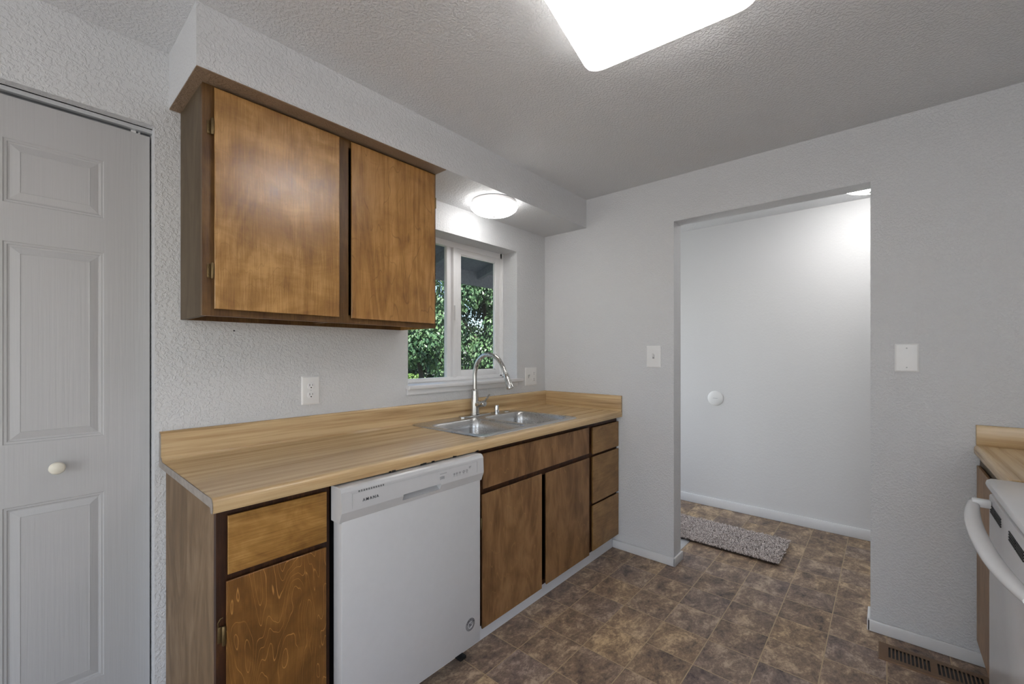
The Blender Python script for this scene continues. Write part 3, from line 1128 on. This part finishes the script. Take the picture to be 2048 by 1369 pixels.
def receptacle(x, z, w, h, parent, y=YW - .006):
    r = MB().prism(rrect(x - w / 2, x + w / 2, z - h / 2, z + h / 2, h * .42, 5), 'y', y + .003, y - .0016, .0006)
    o = r.build('receptacle', M['vinyl'], parent)
    s = MB()
    k = w / .034
    s.box(x - .0072 * k, x - .0052 * k, y - .0019, y, z - .001 * k, z + .0085 * k)
    s.box(x + .0052 * k, x + .0070 * k, y - .0019, y, z - .000 * k, z + .0075 * k)
    s.lathe([(.0028 * k, -.0019), (.0028 * k, 0)], (x, y, z - .0075 * k), 'y', 10)
    s.build('slots', M['dark_slot'], o)


receptacle(.8625, 1.1490, .034, .029, op)
receptacle(.8625, 1.1085, .034, .029, op)
MB().lathe([(.003, 0), (.0022, -.001)], (.8625, YW - .006, 1.129), 'y', 10).build('screw', M['aluminium'], op)

cb = thing('switch_outlet_plate', 'white combined switch and outlet plate between window and corner', 'switch plate', (2.447, YW, 1.13))
m = MB()
plate(m, 'y', YW, 2.381, 2.514, 1.064, 1.194)
m.build('cover_plate', M['white_plastic'], cb)
receptacle(2.478, 1.151, .036, .031, cb)
receptacle(2.478, 1.108, .036, .031, cb)
MB().box(2.411, 2.421, YW - .0066, YW - .004, 1.117, 1.141).prism([(YW - .006, 1.133), (YW - .017, 1.144), (YW - .015, 1.137), (YW - .006, 1.124)], 'x', 2.4125, 2.4195).build('toggle', M['appliance_side'], cb)

sp = thing('light_switch', 'single white toggle switch plate beside the doorway', 'light switch', (XF, 1.099, 1.275))
m = MB()
plate(m, 'x', XF, 1.0535, 1.1445, 1.2065, 1.3435)
m.build('cover_plate', M['white_plastic'], sp)
m = MB().prism([(XF - .006, 1.286), (XF - .018, 1.297), (XF - .016, 1.288), (XF - .006, 1.272)], 'y', 1.0945, 1.1035)
m.build('toggle', M['white_plastic'], sp)
MB().box(XF - .0064, XF - .004, 1.0930, 1.1050, 1.262, 1.288).box(XF - .0068, XF - .004, 1.0945, 1.1035, 1.262, 1.270).build('toggle_slot', M['appliance_grey'], sp)
bp = thing('blank_plate', 'wide blank white cover plate on the wall beside the stove counter', 'cover plate', (XF, -.07, 1.275))
m = MB()
plate(m, 'x', XF, -.1105, -.0295, 1.2115, 1.3380)
m.build('cover_plate', M['white_plastic'], bp)
for z in (1.318, 1.2315):
    MB().lathe([(.0030, 0), (.0022, -.001)], (XF - .006, -.070, z), 'x', 10).build('screw', M['appliance_side'], bp)
rc_ = thing('round_cover', 'round white blank cover on the hall wall', 'cover plate', (XH, 1.084, .918))
MB().lathe([(.062, -.0005), (.062, -.003), (.056, -.007), (.02, -.0085), (.001, -.0085)], (XH, 1.084, .918), 'x', 40).build('disc', M['white_plastic'], rc_)
MB().box(XH - .0095, XH - .0082, 1.066, 1.102, .917, .920).build('screw', M['appliance_side'], rc_)
nl = MB().lathe([(.0035, -.0005), (.0030, -.002)], (.5629, YW, 1.384), 'y', 10).build('nail', M['letter'])
tag(nl, 'tiny dark nail head in the wall just below the wall cabinet', 'nail')

# ------------------------------------------------------------------ floor register
rg = thing('floor_vent', 'brown metal floor vent along the baseboard near the stove', 'floor vent', (2.467, -.15, 0))
RX0, RX1, RY0, RY1 = 2.396, 2.536, -.330, .026
m = MB()
zr = .006
rcx = lambda a, b, c, d: [(a, c), (b, c), (b, d), (a, d)]
slots = []
n = 11
for half in (0, 1):
    ya = -.008 if half == 0 else -.160
    for i in range(n):
        y1 = ya - i * .0122
        slots.append((2.424, 2.508, y1 - .0072, y1))
m.plate(rcx(RX0 + .004, RX1 - .004, RY0 + .004, RY1 - .004), [rcx(*s_) for s_ in slots], lambda u, v_: (u, v_, zr))
m.loft([[(u, v_, zr) for u, v_ in rcx(RX0 + .004, RX1 - .004, RY0 + .004, RY1 - .004)], [(u, v_, .0005) for u, v_ in rcx(RX0, RX1, RY0, RY1)]], False, False)
m.build('grille', M['register'], rg)
m = MB().box(2.420, 2.512, RY0 + .03, RY1 - .03, .0005, .0015)
m.build('duct_opening', M['black'], rg)

# ------------------------------------------------------------------ stove side
PLATE = plain('white ceramic enamel', (.68, .68, .685), .22, speck=.01)
rs = thing('range_side_cabinet', 'brown base cabinet between the stove and end wall', 'cabinet', (2.28, -.6, 0))
m = MB().box(1.955, XF - .002, -.90, -.312, .098, .872).box(1.955, XF - .002, -.90, -.37, 0, .098)
m.build('carcass', M['wood_inside'], rs)
MB().box(1.955, XF - .002, -.312, -.294, .098, .872).build('face_frame', M['wood_side'], rs)
slab_y = MB().loft([[(x, yy, z) for x, z in ((1.975 + i, .13 + i), (2.555 - i, .13 + i), (2.555 - i, .84 - i), (1.975 + i, .84 - i))] for i, yy in ((.007, -.293), (0, -.286), (0, -.279), (.0012, -.2775))], True, True)
slab_y.build('door', M['wood_lower_door'], rs)
rt = thing('range_side_countertop', 'short butcher-block laminate countertop beside the stove', 'countertop', (2.28, -.6, .914))
pf = [(2 * -.28 - 0, 0)]
nose = [(-(y - 1.313) - .2765, z) for y, z in front_nose()]
m = MB().prism(nose + [(-.905, ZT), (-.905, CT + .018)], 'x', 1.952, XF - .0015)
m.build('worktop', M['lam_x'], rt, angle=.5)
MB().box(XF - .0205, XF - .0015, -.905, -.2815, ZT, .9975, .002).build('side_splash', M['lam_y'], rt)
MB().box(1.952, XF - .021, YR + .002, -.905, CT + .02, .9975, .002).build('backsplash', M['lam_x'], rt)

rn = thing('range', 'white freestanding electric range with curved oven handle', 'stove', (1.56, -.57, 0))
GX0_, GX1_ = 1.180, 1.943
MB().box(GX0_ + .004, GX1_ - .004, -.90, -.262, .03, .883).build('body', M['appliance'], rn)
m = MB().prism([(-.905, .884), (-.240, .884), (-.231, .889), (-.228, .898), (-.231, .908), (-.240, .914), (-.905, .914)], 'x', GX0_, GX1_, .006, 3)
ck = m.build('cooktop', PLATE, rn)
for bxx, byy, R in ((1.76, -.385, .098), (1.37, -.385, .078), (1.76, -.69, .078), (1.37, -.69, .098)):
    bu = MB().lathe([(R, .001), (R, .004), (R * .9, .002), (R * .25, -.0), (.001, 0)], (bxx, byy, .914), 'z', 40)
    b_ = bu.build('burner', M['chrome'], rn)
    sp_ = []
    for k in range(150):
        a = k / 149 * 2 * PI * 4.2
        rr = .018 + (R * .86 - .018) * k / 149
        sp_.append((bxx + rr * math.cos(a), byy + rr * math.sin(a), .9235))
    MB().tube(sp_, .0052, 8).build('coil', M['coil'], b_)
bg = MB().prism([(-.925, .914), (-.845, .914), (-.858, 1.06), (-.870, 1.075), (-.925, 1.075)], 'x', GX0_, GX1_, .004).build('back_panel', PLATE, rn)
for kx in (1.25, 1.33, 1.79, 1.87):
    MB().lathe([(.022, 0), (.020, .018), (.012, .020), (.001, .020)], (kx, -.853, 1.0), 'y', 24).build('knob', M['white_plastic'], bg)
# oven door with vent slots along the top edge
m = MB()
DFY = -.2365
m.box(GX0_ + .004, GX1_ - .002, -.262, DFY, .205, .868, .005)
od = m.build('oven_door', PLATE, rn)
for x0 in (1.500, 1.757, 1.243):
    m = MB()
    for r_ in range(4):
        z = .8185 + r_ * .0068
        for h in range(2):
            xa = x0 + h * .080
            m.box(xa, xa + .074, DFY - .0003, DFY + .002, z, z + .0036)
    m.build('vent_slots', M['dark_slot'], od)
m = MB()
m.box(GX0_ + .02, GX1_ - .02, -.262, DFY - .004, .06, .196, .005)
m.build('drawer', PLATE, rn)
hp = []
for k in range(33):
    t = k / 32
    x = 1.215 + .70 * t
    s_ = (2 * t - 1)
    y = -.178 - .024 * abs(s_) ** 2.4
    z = .838 - .010 * (1 - abs(s_) ** 2)
    hp.append((x, y, z))
hd = MB().tube(hp, [.013 + .005 * (1 - abs(2 * k / 32 - 1) ** 3) for k in range(33)], 18, True, .72)
ho = hd.build('handle', PLATE, od)
for x in (1.222, 1.890):
    m = MB()
    m.box(x, x + .022, DFY, -.196, .832, .856, .004)
    m.build('handle_mount', PLATE, od)

# ------------------------------------------------------------------ hall rug and threshold
th = MB().loft([[(x, y, z) for x, y in ((2.76 + i, 1.020 + i), (3.085 - i, 1.020 + i), (3.085 - i, 1.20 - i), (2.76 + i, 1.20 - i))] for i, z in ((0, .0003), (.012, .006))], True, True)
tag(th.build('floor_plate', M['aluminium']), 'pale metal floor plate partly under the hall rug beside the doorway', 'floor plate')
rx0, rx1, ry0, ry1 = 3.030, 3.455, .490, 1.290
rug = thing('rug', 'shaggy taupe doormat rug on the hall floor', 'rug', (3.23, .89, 0))
MB().prism(rrect(rx0 + .01, rx1 - .01, ry0 + .01, ry1 - .01, .02, 4), 'z', .0065, .0165).build('backing', M['rug_back'], rug)
random.seed(11)
verts, faces = [], []
for k in range(15000):
    x, y = random.uniform(rx0, rx1), random.uniform(ry0, ry1)
    L = random.uniform(.009, .019)
    lean = random.uniform(0, 2 * PI)
    dx, dy = math.cos(lean) * random.uniform(.2, .9) * L, math.sin(lean) * random.uniform(.2, .9) * L
    wd = random.uniform(.0016, .0030)
    px_, py_ = -math.sin(lean) * wd, math.cos(lean) * wd
    qx, qy = math.cos(lean) * wd, math.sin(lean) * wd
    b0 = len(verts)
    zb_ = .0145
    for (fx, fz, ww) in ((0, 0, 1), (.45, .62, 1.1), (1, 1.0 - .25 * random.random(), .7)):
        cx, cy, cz = x + dx * fx, y + dy * fx, zb_ + L * fz * .8
        verts += [(cx + px_ * ww, cy + py_ * ww, cz), (cx - px_ * ww, cy - py_ * ww, cz), (cx + qx * ww, cy + qy * ww, cz + wd)]
    for s_ in (0, 3):
        for i in range(3):
            j = (i + 1) % 3
            faces.append((b0 + s_ + i, b0 + s_ + j, b0 + s_ + 3 + j, b0 + s_ + 3 + i))
    faces.append((b0 + 6, b0 + 7, b0 + 8))
me = bpy.data.meshes.new('pile')
me.from_pydata([(a - 3.23, b - .89, c) for a, b, c in verts], [], faces)
me.materials.append(M['rug'])
pl = bpy.data.objects.new('pile', me)
C.objects.link(pl)
pl.parent = rug
pl['kind'] = 'stuff'

# ------------------------------------------------------------------ outside: eave, trees, ground
ev = thing('eave', 'grey painted roof eave with rafter tails outside the window', 'eave', (2.2, EXT, 2.3), kind='structure')
EY = 2.97
zs = lambda y: 2.078 + (EY - y) * .30     # soffit board height


def slope_box(m, x0, x1, y0, y1, up, dn):
    m.loft([[(x, y0, zs(y0) + dn), (x, y0, zs(y0) + up), (x, y1, zs(y1) + up), (x, y1, zs(y1) + dn)] for x in (x0, x1)], True, True)


m = MB()
slope_box(m, -1.0, 6.0, EXT + .002, EY, .03, 0)
m.build('soffit_board', M['eave'], ev)
for k in range(-4, 6):
    x = 2.905 + k * .61
    m = MB()
    slope_box(m, x, x + .04, EXT + .002, EY, .0, -.070)
    m.build('rafter', M['eave'], ev)
MB().box(-1.0, 6.0, EY, EY + .03, 1.946, 2.14).build('fascia', M['eave'], ev)

gd = MB().box(-30, 40, EXT + .01, 60, -.4, -.10)
S(gd.build('ground', M['grass']), 'shaded lawn outside the window', 'ground')
st_ = MB().box(-30, 40, 19.5, 27, -.10, -.08)
S(st_.build('street', M['asphalt']), 'pale street beyond the garden shrubs', 'street')

random.seed(23)


def leaves(name, mat, parent, blobs, n, size, flat=.6):
    verts, faces = [], []
    tot = sum(b[3] ** 2 for b in blobs)
    for (bx_, by_, bz_, R, sq) in blobs:
        cnt = int(n * R * R / tot)
        for k in range(cnt):
            z = random.uniform(-1, 1)
            a = random.uniform(0, 2 * PI)
            q = math.sqrt(1 - z * z)
            rr = R * (1 - .45 * random.random() ** 2.2)
            c = Vector((bx_ + rr * q * math.cos(a), by_ + rr * q * math.sin(a), bz_ + rr * z * sq))
            nrm = Vector((q * math.cos(a), q * math.sin(a), z + .5)) + Vector((random.gauss(0, .5), random.gauss(0, .5), random.gauss(0, .5)))
            nrm.normalize()
            u = nrm.cross(Vector((random.random() - .5, random.random() - .5, -1.2))).normalized()
            v = nrm.cross(u).normalized()
            s = size * random.uniform(.6, 1.25)
            i0 = len(verts)
            fold = nrm * s * .16
            verts += [tuple(c - v * s * .55), tuple(c + u * s * .38 + fold - v * s * .05), tuple(c + v * s * .6), tuple(c - u * s * .38 + fold - v * s * .05)]
            faces += [(i0, i0 + 1, i0 + 2), (i0, i0 + 2, i0 + 3)]
    off = Vector((0, 0, 0))
    r = parent
    while r is not None:
        off += Vector(r.location)
        r = r.parent
    me = bpy.data.meshes.new(name)
    me.from_pydata([tuple(Vector(p) - off) for p in verts], [], faces)
    me.materials.append(mat)
    o = bpy.data.objects.new(name, me)
    C.objects.link(o)
    o.parent = parent
    return o


def tree(label, x, y, h, R, nblob, nleaf, size, mat, low, name='tree', group=None):
    t = thing(name, label, 'tree', (x, y, -.10), group)
    m = MB().tube([(x, y, -.10), (x + .05, y, .6), (x - .04, y + .05, h * .5), (x, y, h * .8)], [.075, .06, .045, .02], 10)
    for k in range(4):
        a = k * 1.55
        m.tube([(x, y, low + .3 * k), (x + R * .35 * math.cos(a), y + R * .35 * math.sin(a), low + .3 * k + .6), (x + R * .7 * math.cos(a), y + R * .7 * math.sin(a), low + .3 * k + 1.2)], [.035, .025, .010], 7)
    m.build('trunk', M['bark'], t)
    bl = []
    for k in range(nblob):
        zf = random.random()
        a = random.uniform(0, 2 * PI)
        rad = R * (.35 + .5 * random.random()) * math.sin(PI * (.22 + .68 * zf))
        bl.append((x + rad * math.cos(a), y + rad * math.sin(a), low + (h - low) * zf, R * random.uniform(.22, .38), .8))
    leaves('crown', mat, t, bl, nleaf, size)
    return t


tree('tall maple tree with bright sunlit leaves outside the sash pane', 9.1, 8.9, 4.9, 1.8, 84, 34000, .10, M['leaf'], .75)
tree('lower maple tree outside the fixed window pane', 5.75, 7.6, 2.3, 1.0, 34, 9000, .085, M['leaf'], 1.15)
tree('tree with shade painted into its dark leaves behind the lower maple', 10.6, 14.6, 3.6, 1.95, 34, 7000, .20, M['leaf_dark'], .5)
tree('tree with shade painted into its dark leaves behind the tall maple', 15.6, 14.6, 6.4, 1.95, 34, 7000, .20, M['leaf_dark'], .5)


def shrub(label, x, y, R, sq, mat, size, n):
    t = thing('shrub', label, 'shrub', (x, y, -.10))
    MB().tube([(x, y, -.10), (x, y, R * .5)], [.04, .02], 8).build('stem', M['bark'], t)
    bl = [(x + random.uniform(-R, R) * .6, y + random.uniform(-R, R) * .4, -.10 + R * sq * random.uniform(.5, 1.1), R * .55, sq) for k in range(6)]
    leaves('foliage', mat, t, bl, n, size)


shrub('low bright green shrub under the trees at the lower window edge', 8.55, 11.7, .75, .7, M['leaf_hedge'], .09, 2200)
shrub('small rounded shrub with shade in its leaf colour, beside the bright one', 10.3, 12.0, .6, .9, M['leaf_dark'], .09, 1500)
